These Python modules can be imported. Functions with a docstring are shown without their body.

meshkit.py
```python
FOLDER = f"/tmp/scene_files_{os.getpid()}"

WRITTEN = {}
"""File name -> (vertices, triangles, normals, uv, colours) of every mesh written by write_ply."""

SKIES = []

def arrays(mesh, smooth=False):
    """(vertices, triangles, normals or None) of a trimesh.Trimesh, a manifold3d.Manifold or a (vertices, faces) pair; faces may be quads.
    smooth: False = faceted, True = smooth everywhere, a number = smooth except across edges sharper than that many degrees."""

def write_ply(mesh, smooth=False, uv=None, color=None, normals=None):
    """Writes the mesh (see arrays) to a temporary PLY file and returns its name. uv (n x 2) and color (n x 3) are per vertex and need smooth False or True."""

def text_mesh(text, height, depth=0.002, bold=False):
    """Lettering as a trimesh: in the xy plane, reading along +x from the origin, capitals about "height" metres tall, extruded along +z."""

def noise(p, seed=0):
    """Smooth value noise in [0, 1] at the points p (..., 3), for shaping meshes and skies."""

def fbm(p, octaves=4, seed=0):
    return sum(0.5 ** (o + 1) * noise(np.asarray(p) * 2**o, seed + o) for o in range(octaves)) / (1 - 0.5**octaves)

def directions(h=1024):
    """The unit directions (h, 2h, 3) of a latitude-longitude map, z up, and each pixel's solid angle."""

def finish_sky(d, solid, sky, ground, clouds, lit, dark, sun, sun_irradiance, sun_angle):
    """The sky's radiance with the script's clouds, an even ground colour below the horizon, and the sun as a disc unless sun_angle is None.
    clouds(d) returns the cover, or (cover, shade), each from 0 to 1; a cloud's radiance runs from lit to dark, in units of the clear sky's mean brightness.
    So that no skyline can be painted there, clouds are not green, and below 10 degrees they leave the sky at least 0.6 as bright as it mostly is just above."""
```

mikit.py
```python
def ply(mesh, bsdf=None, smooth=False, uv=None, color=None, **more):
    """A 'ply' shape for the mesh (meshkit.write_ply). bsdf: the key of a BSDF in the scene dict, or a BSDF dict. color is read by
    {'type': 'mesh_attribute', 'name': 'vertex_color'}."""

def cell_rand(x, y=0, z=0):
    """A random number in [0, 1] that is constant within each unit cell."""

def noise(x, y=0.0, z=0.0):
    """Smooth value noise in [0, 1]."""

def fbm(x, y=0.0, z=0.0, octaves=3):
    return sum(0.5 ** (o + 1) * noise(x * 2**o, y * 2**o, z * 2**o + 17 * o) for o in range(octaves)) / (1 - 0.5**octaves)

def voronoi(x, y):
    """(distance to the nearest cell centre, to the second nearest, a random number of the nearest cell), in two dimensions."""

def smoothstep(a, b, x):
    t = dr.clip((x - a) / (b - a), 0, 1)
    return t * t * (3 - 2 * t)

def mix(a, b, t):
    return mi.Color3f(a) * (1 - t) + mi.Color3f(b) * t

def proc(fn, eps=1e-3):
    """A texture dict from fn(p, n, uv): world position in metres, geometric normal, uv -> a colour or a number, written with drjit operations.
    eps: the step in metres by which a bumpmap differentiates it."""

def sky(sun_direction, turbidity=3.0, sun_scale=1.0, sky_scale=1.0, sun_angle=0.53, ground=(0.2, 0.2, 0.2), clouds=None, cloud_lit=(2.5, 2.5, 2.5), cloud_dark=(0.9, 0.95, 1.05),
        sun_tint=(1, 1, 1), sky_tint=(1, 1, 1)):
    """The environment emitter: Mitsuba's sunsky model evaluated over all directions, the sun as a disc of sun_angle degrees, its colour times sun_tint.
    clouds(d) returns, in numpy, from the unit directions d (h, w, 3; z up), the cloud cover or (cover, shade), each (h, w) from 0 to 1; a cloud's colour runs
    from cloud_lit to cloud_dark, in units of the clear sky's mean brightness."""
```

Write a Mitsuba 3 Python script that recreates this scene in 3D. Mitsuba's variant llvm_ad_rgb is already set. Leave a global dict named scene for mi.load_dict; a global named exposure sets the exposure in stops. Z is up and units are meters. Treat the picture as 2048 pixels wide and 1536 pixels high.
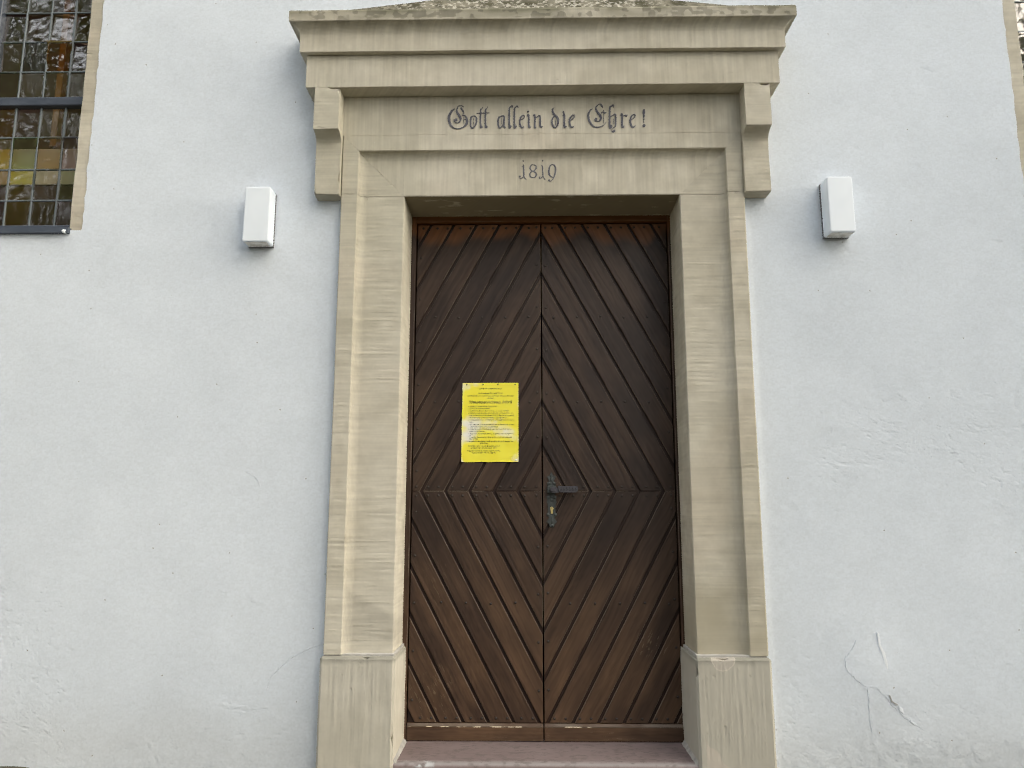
import math, random
import numpy as np, trimesh, manifold3d as m3, drjit as dr, mitsuba as mi
import mikit, meshkit
from mikit import noise, fbm, cell_rand, smoothstep, mix, voronoi
from shapely.geometry import Polygon, Point, MultiPoint, box as sbox
from shapely.ops import unary_union
from shapely import affinity

T = mi.ScalarTransform4f
scene, labels = {}, {}

# ---------------------------------------------------------------- camera, sky, exposure
EYE = np.array([-0.0766, -3.6, 1.10])
FWD = np.array([-0.018563, 0.985755, 0.167159])
UP = np.array([0.002748, -0.167137, 0.985930])
scene['camera'] = {'type': 'perspective', 'fov': 66.95, 'fov_axis': 'x', 'near_clip': 0.05, 'far_clip': 500.0,
                   'to_world': T().look_at(origin=EYE.tolist(), target=(EYE + FWD).tolist(), up=UP.tolist())}
exposure = 4.0
# bright hazy sky, the sun behind cloud high on the right in front of the church
scene['sky'] = mikit.sky([0.86, -0.42, 0.44], turbidity=3, sun_scale=0.3, sun_angle=80, clouds=lambda d: 0.92, sun_tint=(0.84, 0.96, 1.19),
                         cloud_lit=(1.40, 1.41, 1.42), ground=(0.12, 0.11, 0.09))

# ---------------------------------------------------------------- helpers
def numbered(key):
    if key not in scene and not any(k.startswith(key + '__') for k in scene) and key not in labels:
        return key
    i = 1
    while True:
        k = f'{key}_{i:03d}'
        if k not in scene and k not in labels and not any(q.startswith(k + '__') for q in scene):
            return k
        i += 1

def thing(name, label, cat, group=None):
    key = numbered(name)
    labels[key] = {'label': label, 'category': cat}
    if group:
        labels[key]['group'] = group
    return key

_used = {}
def obj(name, mesh, bsdf, parent=None, smooth=30, label=None, kind=None, **kw):
    base = f'{parent}__{name}' if parent else name
    n = _used.get(base, 0)
    key = base if n == 0 else f'{base}_{n:03d}'
    _used[base] = n + 1
    scene[key] = mikit.ply(mesh, bsdf, smooth=smooth, **kw)
    if label or kind:
        labels[key] = {}
        if label: labels[key]['label'] = label
        if kind: labels[key]['kind'] = kind
    return key

def tri(man):
    m = man.to_mesh()
    return trimesh.Trimesh(m.vert_properties[:, :3], m.tri_verts, process=True)

def hull(points):
    return trimesh.convex.convex_hull(np.asarray(points, float))

def box(x0, x1, y0, y1, z0, z1, c=0.0):
    if c <= 0:
        m = trimesh.creation.box((x1 - x0, y1 - y0, z1 - z0)); m.apply_translation(((x0 + x1) / 2, (y0 + y1) / 2, (z0 + z1) / 2)); return m
    P = []
    for x, sx in ((x0, 1), (x1, -1)):
        for y, sy in ((y0, 1), (y1, -1)):
            for z, sz in ((z0, 1), (z1, -1)):
                P += [(x + sx * c, y + sy * c, z), (x + sx * c, y, z + sz * c), (x, y + sy * c, z + sz * c)]
    return hull(P)

def extrude_xz(poly, y_front, y_back):
    """A polygon in (x, z) as a slab from y_front (towards the viewer) to y_back."""
    out = []
    for g in getattr(poly, 'geoms', [poly]):
        if g.is_empty or g.area < 1e-9: continue
        m = trimesh.creation.extrude_polygon(g, y_back - y_front, engine='earcut')
        v = m.vertices.copy()
        m.vertices = np.stack([v[:, 0], y_front + v[:, 2], v[:, 1]], 1)
        m.invert()
        out.append(m)
    return trimesh.util.concatenate(out)

def loft(rings, caps=True):
    """Rings of equal length (closed loops) joined to a closed solid."""
    n, k = len(rings[0]), len(rings)
    v = np.vstack(rings); f = []
    for a in range(k - 1):
        for i in range(n):
            j = (i + 1) % n
            f += [(a * n + i, a * n + j, (a + 1) * n + j), (a * n + i, (a + 1) * n + j, (a + 1) * n + i)]
    m = trimesh.Trimesh(v, f, process=False)
    if caps:
        out = [m]
        for r, flip in ((0, True), (k - 1, False)):
            R = np.asarray(rings[r]); u = R - R.mean(0)
            _, _, vt = np.linalg.svd(u)
            p2 = u @ vt[:2].T
            cv, cf = trimesh.creation.triangulate_polygon(Polygon(p2), engine='earcut')
            idx = np.array([np.argmin(((p2 - q) ** 2).sum(1)) for q in cv])
            out.append(trimesh.Trimesh(R, idx[cf], process=False))
        m = trimesh.util.concatenate(out)
    m.merge_vertices(); trimesh.repair.fix_normals(m)
    return m

def rough(m, size=0.04, amp=0.0016, freq=9.0, seed=1, chips=3.0):
    """Hand-dressed stone: subdivide and move the vertices by noise, a few places chipped more."""
    v, f = trimesh.remesh.subdivide_to_size(m.vertices, m.faces, size)
    m = trimesh.Trimesh(v, f, process=True)
    p = m.vertices
    n = np.stack([meshkit.fbm(p * freq, 3, seed + 7 * i) - 0.5 for i in range(3)], 1) * 2
    c = np.clip((meshkit.noise(p * 14, seed + 50) - 0.80) / 0.1, 0, 1)[:, None]
    # chips only on edges: where the vertex normals of the solid are oblique
    e = 1 - np.abs(m.vertex_normals).max(1)[:, None]
    m.vertices = p + n * amp - m.vertex_normals * c * e * amp * chips * 3
    return m

# ---------------------------------------------------------------- materials
def principled(color, rough_=0.9, spec=0.2, bump=None, scale=1.0, eps=1e-3, **kw):
    b = {'type': 'principled', 'base_color': color if isinstance(color, dict) else {'type': 'rgb', 'value': list(color)}, 'roughness': rough_, 'specular': spec, **kw}
    if bump is not None:
        b = {'type': 'bumpmap', 'arbitrary': mikit.proc(bump, eps), 'scale': scale, 'bsdf': b}
    return b

PLASTER = 0.78
def plaster_col(p, n, uv):
    x, z = p.x, p.z
    a = fbm(x * 1.3, z * 1.3, 3.1, 3)
    b = fbm(x * 7, z * 7, 9.0, 3)
    c = mix((0.62, 0.672, 0.735), (0.645, 0.697, 0.76), smoothstep(0.3, 0.7, a))
    c = c * (0.90 + 0.07 * b + 0.07 * noise(x * 95, z * 120, 2) + 0.07 * noise(x * 170, z * 170, 5))
    # rising damp and splash dirt along the foot of the wall
    d = smoothstep(0.42, 0.02, z + 0.25 * (fbm(x * 3, z * 3, 5, 3) - 0.5))
    c = mix(c, mi.Color3f(c) * mi.Color3f(0.90, 0.885, 0.86), d)
    # small dark pits
    v1, _, r = voronoi(x * 9, z * 9)
    pit = dr.select(r > 0.94, smoothstep(0.035, 0.015, v1), 0)
    return mix(c, (0.22, 0.19, 0.16), pit * 0.85)
def plaster_bump(p, n, uv):
    x, z = p.x, p.z
    # troweled grit: short strokes that lean to the lower right
    u, v = x * 0.82 - z * 0.57, x * 0.57 + z * 0.82
    k = smoothstep(0.35, 0.75, fbm(x * 2.1, z * 2.1, 1.0, 2))
    g = noise(u * 75, v * 140, 2.0) * 0.6 + noise(x * 165, z * 165, 4.0) * 0.6 + noise(x * 60, z * 60, 6.0) * 0.30
    t = smoothstep(0.60, 0.66, fbm(u * 5, v * 13, 8.0, 3)) * 0.9
    pits = smoothstep(0.80, 0.90, noise(x * 48, z * 48, 11.0)) * k
    return g * (0.85 + 0.25 * k) + t * 0.08 - pits * 0.9
scene['plaster'] = principled(mikit.proc(plaster_col), 0.95, 0.12, plaster_bump, 0.0014)
scene['fresh_plaster'] = principled((0.76, 0.80, 0.84), 0.95, 0.1)
scene['crack_hair'] = {'type': 'twosided', 'bsdf': principled((0.56, 0.60, 0.655), 0.95, 0.05)}
scene['crack_dark'] = principled((0.36, 0.36, 0.36), 0.95, 0.05)

STONE_A, STONE_B = (0.445, 0.413, 0.333), (0.535, 0.504, 0.425)
def stone_base(p, tint=1.0):
    a = fbm(p.x * 2.2, p.z * 2.2, p.y * 2.2 + 3, 3)
    b = fbm(p.x * 16, p.z * 16, p.y * 16, 3)
    c = mix(STONE_A, STONE_B, smoothstep(0.3, 0.72, a * 0.7 + b * 0.3))
    g = smoothstep(0.56, 0.75, fbm(p.x * 1.4 + 20, p.z * 1.4, p.y, 3))
    c = mix(c, (0.45, 0.43, 0.35), g * 0.55)
    r = smoothstep(0.62, 0.75, fbm(p.x * 3.1 + 50, p.z * 3.1, p.y, 2))
    c = mix(c, (0.57, 0.485, 0.39), r * 0.15)
    return c * (0.94 + 0.12 * b)
def grooves_v(p):
    s = p.x + p.y * 0.6 + 0.003 * noise(p.x * 6, p.z * 5, 3)
    k = 0.62 + 0.38 * smoothstep(0.3, 0.6, fbm(p.x * 5, p.z * 6, 2.5, 2))
    return (noise(s * 88, p.z * 5, 1) * 0.55 + noise(s * 190, p.z * 7, 2) * 0.45) * k + noise(p.x * 140, p.z * 140, p.y * 140) * 0.25
def grooves_h(p):
    s = p.z + 0.003 * noise(p.x * 6, p.z * 5, 3)
    k = 0.62 + 0.38 * smoothstep(0.3, 0.6, fbm(p.x * 6, p.z * 4, 7.5, 2))
    return (noise(s * 92, (p.x + p.y) * 7, 1) * 0.55 + noise(s * 195, (p.x + p.y) * 9, 2) * 0.45) * k + noise(p.x * 140, p.z * 140, p.y * 140) * 0.25
def dents(p):
    return smoothstep(0.90, 0.95, noise(p.x * 26, p.z * 34, p.y * 26 + 4)) * 1.2
def stone_v_col(p, n, uv):
    c = stone_base(p) * (0.86 + 0.24 * grooves_v(p))
    # lintel underside coloured darker to deepen its shade, with grime scraped off in places
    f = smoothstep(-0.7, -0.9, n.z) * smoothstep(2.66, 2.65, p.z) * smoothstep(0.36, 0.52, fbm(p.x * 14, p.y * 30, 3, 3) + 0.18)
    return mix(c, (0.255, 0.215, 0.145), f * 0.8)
def stone_h_col(p, n, uv):
    c = stone_base(p) * (0.86 + 0.24 * grooves_h(p))
    # water mark low on the left jamb and a faint ochre run
    e = p.z - 0.72 + 0.55 * (p.x + 0.80) + 0.03 * (noise(p.x * 12, p.z * 12) - 0.5)
    w = smoothstep(0.02, -0.02, e) * smoothstep(0.50, 0.58, p.z) * smoothstep(-0.905, -0.885, p.x) * smoothstep(-0.6, -0.7, p.x)
    w2 = smoothstep(0.60, 0.72, fbm(p.x * 9, p.z * 2.5, 1.7, 3)) * smoothstep(1.6, 0.6, p.z)
    w3 = smoothstep(0.85, 0.6, p.z + 0.35 * (fbm(p.x * 8, p.z * 6, 4, 3) - 0.5)) * smoothstep(0.5, 0.7, p.x)
    return mix(c * (1 - 0.16 * w - 0.10 * w2), (0.33, 0.295, 0.205), w3 * 0.5)
def stone_p_col(p, n, uv): return stone_base(p)
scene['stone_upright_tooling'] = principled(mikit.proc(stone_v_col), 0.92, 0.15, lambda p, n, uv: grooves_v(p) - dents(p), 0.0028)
scene['stone_level_tooling'] = principled(mikit.proc(stone_h_col), 0.92, 0.15, lambda p, n, uv: grooves_h(p) - dents(p), 0.0028)
scene['stone_rubbed'] = principled(mikit.proc(stone_p_col), 0.92, 0.15, lambda p, n, uv: noise(p.x * 90, p.z * 90, p.y * 90) * 0.5 - dents(p), 0.0016)
def cornice_col(p, n, uv):
    c = stone_base(p) * (0.86 + 0.24 * grooves_v(p))
    # grey weathering and lichen on the uppermost slab
    top = smoothstep(3.435, 3.475, p.z)
    g = fbm(p.x * 6, p.z * 14, p.y * 6, 3)
    c = mix(c, (0.27, 0.255, 0.20), top * (0.25 + 0.7 * smoothstep(0.34, 0.70, g)))
    c = c * (1 - 0.35 * top * smoothstep(0.5, 0.62, fbm(p.x * 30, p.z * 40, 4, 2)))
    edge = smoothstep(3.485, 3.52, p.z + 0.03 * (g - 0.5)) * (0.35 + 0.65 * smoothstep(0.3, 0.7, fbm(p.x * 14, p.z * 18, 4, 3)))
    return mix(c, (0.12, 0.12, 0.075), edge * 0.75)
scene['stone_cornice'] = principled(mikit.proc(cornice_col), 0.95, 0.12, lambda p, n, uv: grooves_v(p) - dents(p), 0.0028)
def lichen_col(p, n, uv):
    a = fbm(p.x * 18, p.y * 18, p.z * 18, 3)
    b = fbm(p.x * 45, p.y * 45, p.z * 45, 3)
    c = mix((0.085, 0.08, 0.055), (0.22, 0.205, 0.16), smoothstep(0.35, 0.65, a))
    mid = smoothstep(0.95, 0.35, dr.abs(p.x + 0.1))
    return mix(c, (0.66, 0.63, 0.56), smoothstep(0.46, 0.60, fbm(p.x * 80, p.y * 80, p.z * 80, 3)) * (0.06 + 0.5 * mid) * smoothstep(0.35, 0.6, b))
scene['stone_lichen'] = principled(mikit.proc(lichen_col), 0.97, 0.1, lambda p, n, uv: fbm(p.x * 60, p.y * 60, p.z * 60, 2), 0.006)
def plinth_col(p, n, uv):
    c = stone_base(p) * (0.86 + 0.24 * grooves_v(p))
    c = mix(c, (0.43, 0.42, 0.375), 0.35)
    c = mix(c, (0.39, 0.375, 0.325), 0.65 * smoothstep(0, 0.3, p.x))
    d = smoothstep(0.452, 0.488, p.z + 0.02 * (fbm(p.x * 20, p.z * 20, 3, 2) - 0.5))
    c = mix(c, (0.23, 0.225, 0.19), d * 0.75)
    # half-round mend of newer mortar under the top edge of the right block
    e = dr.sqrt(dr.square((p.x - 0.775) / 0.052) + dr.square((p.z - 0.485) / 0.052)) + 0.18 * (noise(p.x * 40, p.z * 40) - 0.5)
    c = mix(c, (0.52, 0.48, 0.42), smoothstep(1.02, 0.96, e) * smoothstep(0.82, 0.95, e))
    c = mix(c, (0.43, 0.40, 0.35), smoothstep(0.95, 0.85, e))
    # spalled lower inner corner, fresher stone
    s = (p.z - 0.135) + 1.15 * (p.x - 0.70) + 0.03 * (noise(p.x * 30, p.z * 30, 2) - 0.5)
    c = mix(c, (0.47, 0.43, 0.37), smoothstep(0.004, -0.004, s) * smoothstep(0.685, 0.69, p.x) * 0.9)
    return c
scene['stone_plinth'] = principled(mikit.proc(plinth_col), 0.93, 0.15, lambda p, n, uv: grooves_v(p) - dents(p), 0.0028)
def step_col(p, n, uv):
    a = fbm(p.x * 5, p.y * 12, p.z * 5, 3); b = fbm(p.x * 60, p.y * 60, p.z * 60, 2)
    c = mix((0.155, 0.115, 0.113), (0.22, 0.175, 0.172), a * 0.7 + b * 0.3)
    lip = smoothstep(0.0, -0.05, p.y) * smoothstep(0.035, 0.045, p.z)
    c = mix(c, (0.33, 0.31, 0.31), lip * 0.7)
    lime = smoothstep(0.42, 0.55, fbm(p.x * 24, p.y * 24, 3, 3)) * smoothstep(-0.015, -0.045, p.y) * smoothstep(-0.42, -0.56, p.x) * smoothstep(0.03, 0.04, p.z)
    c = mix(c, (0.62, 0.66, 0.68), lime * 0.85)
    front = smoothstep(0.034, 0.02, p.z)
    sp = smoothstep(0.45, 0.85, fbm(p.x * 40, p.y * 60, 6, 3))
    c = mix(c, (0.11, 0.095, 0.085), sp * 0.5)
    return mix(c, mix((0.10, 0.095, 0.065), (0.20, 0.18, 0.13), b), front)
scene['red_sandstone'] = principled(mikit.proc(step_col), 0.85, 0.25, lambda p, n, uv: noise(p.x * 120, p.y * 120, p.z * 120) + fbm(p.x * 20, p.y * 30, p.z * 20, 2), 0.0012)
def mortar_col(p, n, uv): return mix((0.30, 0.29, 0.27), (0.48, 0.47, 0.44), fbm(p.x * 40, p.y * 40, p.z * 40, 2))
scene['mortar'] = principled(mikit.proc(mortar_col), 0.95, 0.1)
scene['letter_paint'] = principled(mikit.proc(lambda p, n, uv: mix((0.075, 0.075, 0.10), (0.17, 0.17, 0.19), fbm(p.x * 60, p.z * 60, 1, 2))), 0.8, 0.2)

# oak: grain runs along (c, s) in the x-z plane
ZC, PX, PZ = 1.2175, 0.1199, 0.2238
def oak(c, s, planks=True):
    def coords(p):
        u, v = p.x * c + p.z * s + p.y * 0.3, -p.x * s + p.z * c
        if planks:
            q = dr.floor(dr.abs(p.x) / PX + dr.abs(p.z - ZC) / PZ)
            r = cell_rand(q, dr.select(p.x > 0, 1, 0), dr.select(p.z > ZC, 1, 0))
        else:
            r = cell_rand(dr.floor(v * 3), 5, 2)
        return u, v, r
    def figure(u, v, r):
        w = v + 0.030 * noise(u * 3.0 + 40 * r, v * 9, 2 * r) + 0.010 * noise(u * 14, v * 30, 7)
        ring = noise(w * (75 + 70 * r) + r * 50, u * 1.1, r * 9)
        streak = noise(u * 9, v * 330, r * 7)
        fleck = noise(u * 40 + v * 60, v * 150, r * 5)
        return ring, streak, fleck
    def col(p, n, uv):
        u, v, r = coords(p)
        ring, streak, fleck = figure(u, v, r)
        m = fbm(u * 4 + r * 30, v * 8, 3, 3)
        k = 0.15 + 0.55 * smoothstep(0.25, 0.75, m) + 0.36 * (r - 0.5)
        base = mix((0.0235, 0.0145, 0.0120), (0.065, 0.0395, 0.0268), dr.clip(k, 0, 1))
        low = smoothstep(1.2, 0.25, p.z + 0.25 * (m - 0.5))
        base = mix(base, mi.Color3f(base) * mi.Color3f(2.1, 1.98, 1.66), low * 0.9)
        base = base * (0.46 + 0.66 * ring + 0.26 * streak + 0.26 * fleck)
        # under the lintel the oak has kept its red-brown stain
        t = smoothstep(2.50, 2.575, p.z + 0.11 * (fbm(p.x * 9, p.z * 6, 2, 2) - 0.5) + 0.02 * (r - 0.5))
        base = mix(base, mi.Color3f(0.20, 0.080, 0.027) * (0.65 + 0.5 * ring), t * 0.9)
        # greasy dark spots round the nails are left to the nails; scuffs
        sc = smoothstep(0.80, 0.86, noise(u * 30, v * 300, 3)) * smoothstep(0.55, 0.7, fbm(p.x * 4, p.z * 4, 6, 2)) * smoothstep(1.1, 0.4, p.z)
        base = mix(base, (0.27, 0.20, 0.13), sc * 0.35)
        # arrises of the planks rubbed pale
        ar = smoothstep(0.97, 0.90, dr.abs(n.y)) * smoothstep(0.2, 0.4, dr.abs(n.y)) * smoothstep(0.30, 0.62, fbm(p.x * 9, p.z * 9, 4, 3))
        return mix(base, (0.17, 0.135, 0.105), ar * 0.75)
    def bump(p, n, uv):
        u, v, r = coords(p)
        ring, streak, fleck = figure(u, v, r)
        return ring * 0.6 + streak * 0.4 + 0.3 * fleck
    return principled(mikit.proc(col), 0.45, 0.30, bump, 0.0014)
LEN = math.hypot(PX, PZ)
CA, SA = PX / LEN, PZ / LEN
scene['oak_rising'] = oak(CA, SA)
scene['oak_falling'] = oak(CA, -SA)
scene['oak_upright'] = oak(0.0, 1.0, False)
scene['oak_level'] = oak(1.0, 0.0, False)
scene['oak_groove'] = principled(mikit.proc(lambda p, n, uv: mix((0.018, 0.0085, 0.0062), (0.036, 0.017, 0.0115), fbm(p.x * 20, p.z * 20, 3, 3))), 0.55, 0.35)
scene['worn_edge'] = principled(mikit.proc(lambda p, n, uv: mix((0.09, 0.065, 0.045), (0.62, 0.54, 0.40), smoothstep(0.50, 0.66, fbm(p.x * 26, p.z * 60, 2, 3)))), 0.7, 0.2)
scene['gap_dark'] = principled((0.012, 0.009, 0.008), 0.9, 0.1)
scene['nail_iron'] = principled((0.036, 0.028, 0.024), 0.5, 0.4)
def iron_col(p, n, uv): return mix((0.028, 0.033, 0.033), (0.072, 0.082, 0.080), fbm(p.x * 70, p.z * 70, p.y * 40, 3))
scene['forged_iron'] = principled(mikit.proc(iron_col), 0.5, 0.5, lambda p, n, uv: fbm(p.x * 130, p.z * 130, p.y * 130, 2), 0.0016, metallic=0.15)
scene['grip_iron'] = principled((0.050, 0.047, 0.057), 0.42, 0.5)
scene['black_iron'] = principled((0.012, 0.012, 0.013), 0.6, 0.4)
scene['brass'] = principled((0.86, 0.68, 0.30), 0.28, 0.5, metallic=0.85)
scene['lamp_white'] = principled(mikit.proc(lambda p, n, uv: mix((0.74, 0.80, 0.87), (0.79, 0.845, 0.905), fbm(p.x * 12, p.z * 9, 1, 3))), 0.35, 0.5)
scene['lamp_dirt'] = principled(mikit.proc(lambda p, n, uv: mix((0.50, 0.47, 0.42), (0.74, 0.73, 0.70), smoothstep(0.3, 0.6, fbm(p.x * 30, p.y * 40, 2, 3)))), 0.5, 0.4)
scene['lamp_metal'] = principled((0.13, 0.13, 0.14), 0.45, 0.5)
scene['frame_paint'] = principled(mikit.proc(lambda p, n, uv: mix((0.045, 0.058, 0.082), (0.085, 0.10, 0.13), fbm(p.x * 9, p.z * 30, 2, 3))), 0.4, 0.5)
scene['lead'] = principled((0.15, 0.175, 0.19), 0.45, 0.5, metallic=0.2)
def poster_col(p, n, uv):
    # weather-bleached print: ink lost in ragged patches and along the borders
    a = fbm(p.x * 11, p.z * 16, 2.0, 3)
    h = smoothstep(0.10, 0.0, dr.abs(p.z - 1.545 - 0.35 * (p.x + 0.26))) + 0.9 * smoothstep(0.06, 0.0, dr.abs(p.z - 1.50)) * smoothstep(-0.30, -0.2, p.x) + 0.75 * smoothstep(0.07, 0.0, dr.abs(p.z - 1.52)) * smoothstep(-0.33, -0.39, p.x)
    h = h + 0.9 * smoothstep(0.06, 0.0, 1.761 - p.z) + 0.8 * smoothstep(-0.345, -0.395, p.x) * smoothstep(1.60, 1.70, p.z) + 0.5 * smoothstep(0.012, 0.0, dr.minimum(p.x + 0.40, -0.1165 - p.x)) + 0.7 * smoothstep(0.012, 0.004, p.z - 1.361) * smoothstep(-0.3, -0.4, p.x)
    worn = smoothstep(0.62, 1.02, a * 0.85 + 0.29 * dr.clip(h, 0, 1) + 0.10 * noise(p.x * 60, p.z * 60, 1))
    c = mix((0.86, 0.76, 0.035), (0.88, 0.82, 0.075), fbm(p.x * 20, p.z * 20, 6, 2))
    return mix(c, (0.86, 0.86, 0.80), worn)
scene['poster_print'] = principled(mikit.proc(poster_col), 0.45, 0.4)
scene['poster_ink'] = principled(mikit.proc(lambda p, n, uv: mix((0.02, 0.02, 0.016), (0.30, 0.27, 0.08), smoothstep(0.50, 0.75, fbm(p.x * 30, p.z * 16, 3, 3)))), 0.6, 0.3)
scene['tack_steel'] = principled((0.05, 0.05, 0.05), 0.4, 0.5)
scene['ground_dirt'] = principled(mikit.proc(lambda p, n, uv: mix((0.045, 0.042, 0.03), (0.10, 0.095, 0.07), fbm(p.x * 12, p.y * 12, 1, 3))), 0.95, 0.1, lambda p, n, uv: fbm(p.x * 40, p.y * 40, 2, 2), 0.01)
scene['gravel_stone'] = principled(mikit.proc(lambda p, n, uv: mix((0.10, 0.09, 0.08), (0.30, 0.28, 0.25), noise(p.x * 30, p.y * 30, p.z * 30))), 0.9, 0.2)
scene['lawn'] = principled(mikit.proc(lambda p, n, uv: mix((0.05, 0.075, 0.02), (0.10, 0.125, 0.04), fbm(p.x * 3, p.y * 3, 1, 3))), 0.95, 0.1)
scene['bark'] = principled((0.10, 0.075, 0.05), 0.95, 0.1)
scene['leaf'] = {'type': 'twosided', 'bsdf': principled(mikit.proc(lambda p, n, uv: mix((0.035, 0.055, 0.014), (0.085, 0.11, 0.03), noise(p.x * 3, p.y * 3, p.z * 3))), 0.6, 0.3)}
scene['dark_room'] = principled((0.38, 0.33, 0.27), 0.95, 0.05)
scene['inner_grey'] = principled((0.26, 0.22, 0.17), 0.95, 0.05)
scene['inner_wood'] = principled((0.40, 0.25, 0.11), 0.7, 0.2)
scene['inner_pale'] = principled((0.72, 0.70, 0.62), 0.9, 0.1)

# ---------------------------------------------------------------- ground
def sheet(xs, ys, zf):
    X, Y = np.meshgrid(xs, ys, indexing='ij')
    V = np.stack([X, Y, zf(X, Y)], -1).reshape(-1, 3)
    a, b = np.meshgrid(np.arange(len(xs) - 1), np.arange(len(ys) - 1), indexing='ij')
    i = (a * len(ys) + b).ravel(); q = len(ys)
    return trimesh.Trimesh(V, np.vstack([np.stack([i, i + q, i + q + 1], 1), np.stack([i, i + q + 1, i + 1], 1)]), process=False)
def ground_z(X, Y):
    P = np.stack([X, Y, X * 0], -1)
    near = np.clip((3 - np.hypot(X, Y)) / 3, 0, 1)
    rise = np.clip((-2.05 - X) / 0.25, 0, 1) * np.clip((Y + 1.5) / 1.5, 0, 1) * 0.040 * np.clip((X + 9) / 3, 0, 1)
    return -0.030 + rise + (meshkit.fbm(P * 9, 3, 3) - 0.5) * 0.012 * near
gx = np.r_[-220, -90, -40, -20, -10, np.arange(-6, 6.01, 0.06), 10, 20, 40, 90, 220]
gy = np.r_[-220, -90, -40, -20, -9, np.arange(-5, 0.41, 0.06), 1, 9, 40, 120]
obj('ground', sheet(gx, gy, ground_z), 'ground_dirt', smooth=True)
labels['ground'] = {'kind': 'structure', 'label': 'dark trodden ground at the foot of the church wall'}
rng = np.random.default_rng(5)
peb = []
ico = trimesh.creation.icosphere(1, 1.0)
for i in range(900):
    x, y = rng.uniform(-5.5, 5.5), -abs(rng.normal(0, 0.35)) - 0.01
    if abs(x) < 1.02 and y > -0.12: continue
    r = rng.uniform(0.004, 0.011)
    m = ico.copy(); m.vertices = m.vertices * r * rng.uniform(0.6, 1.2, 3)
    m.apply_translation((x, y, float(ground_z(np.array([x]), np.array([y]))[0]) + r * 0.3)); peb.append(m)
obj('gravel', trimesh.util.concatenate(peb), 'gravel_stone', smooth=True, kind='stuff', label='loose gravel along the foot of the white wall')
labels['gravel']['category'] = 'gravel'

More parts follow.
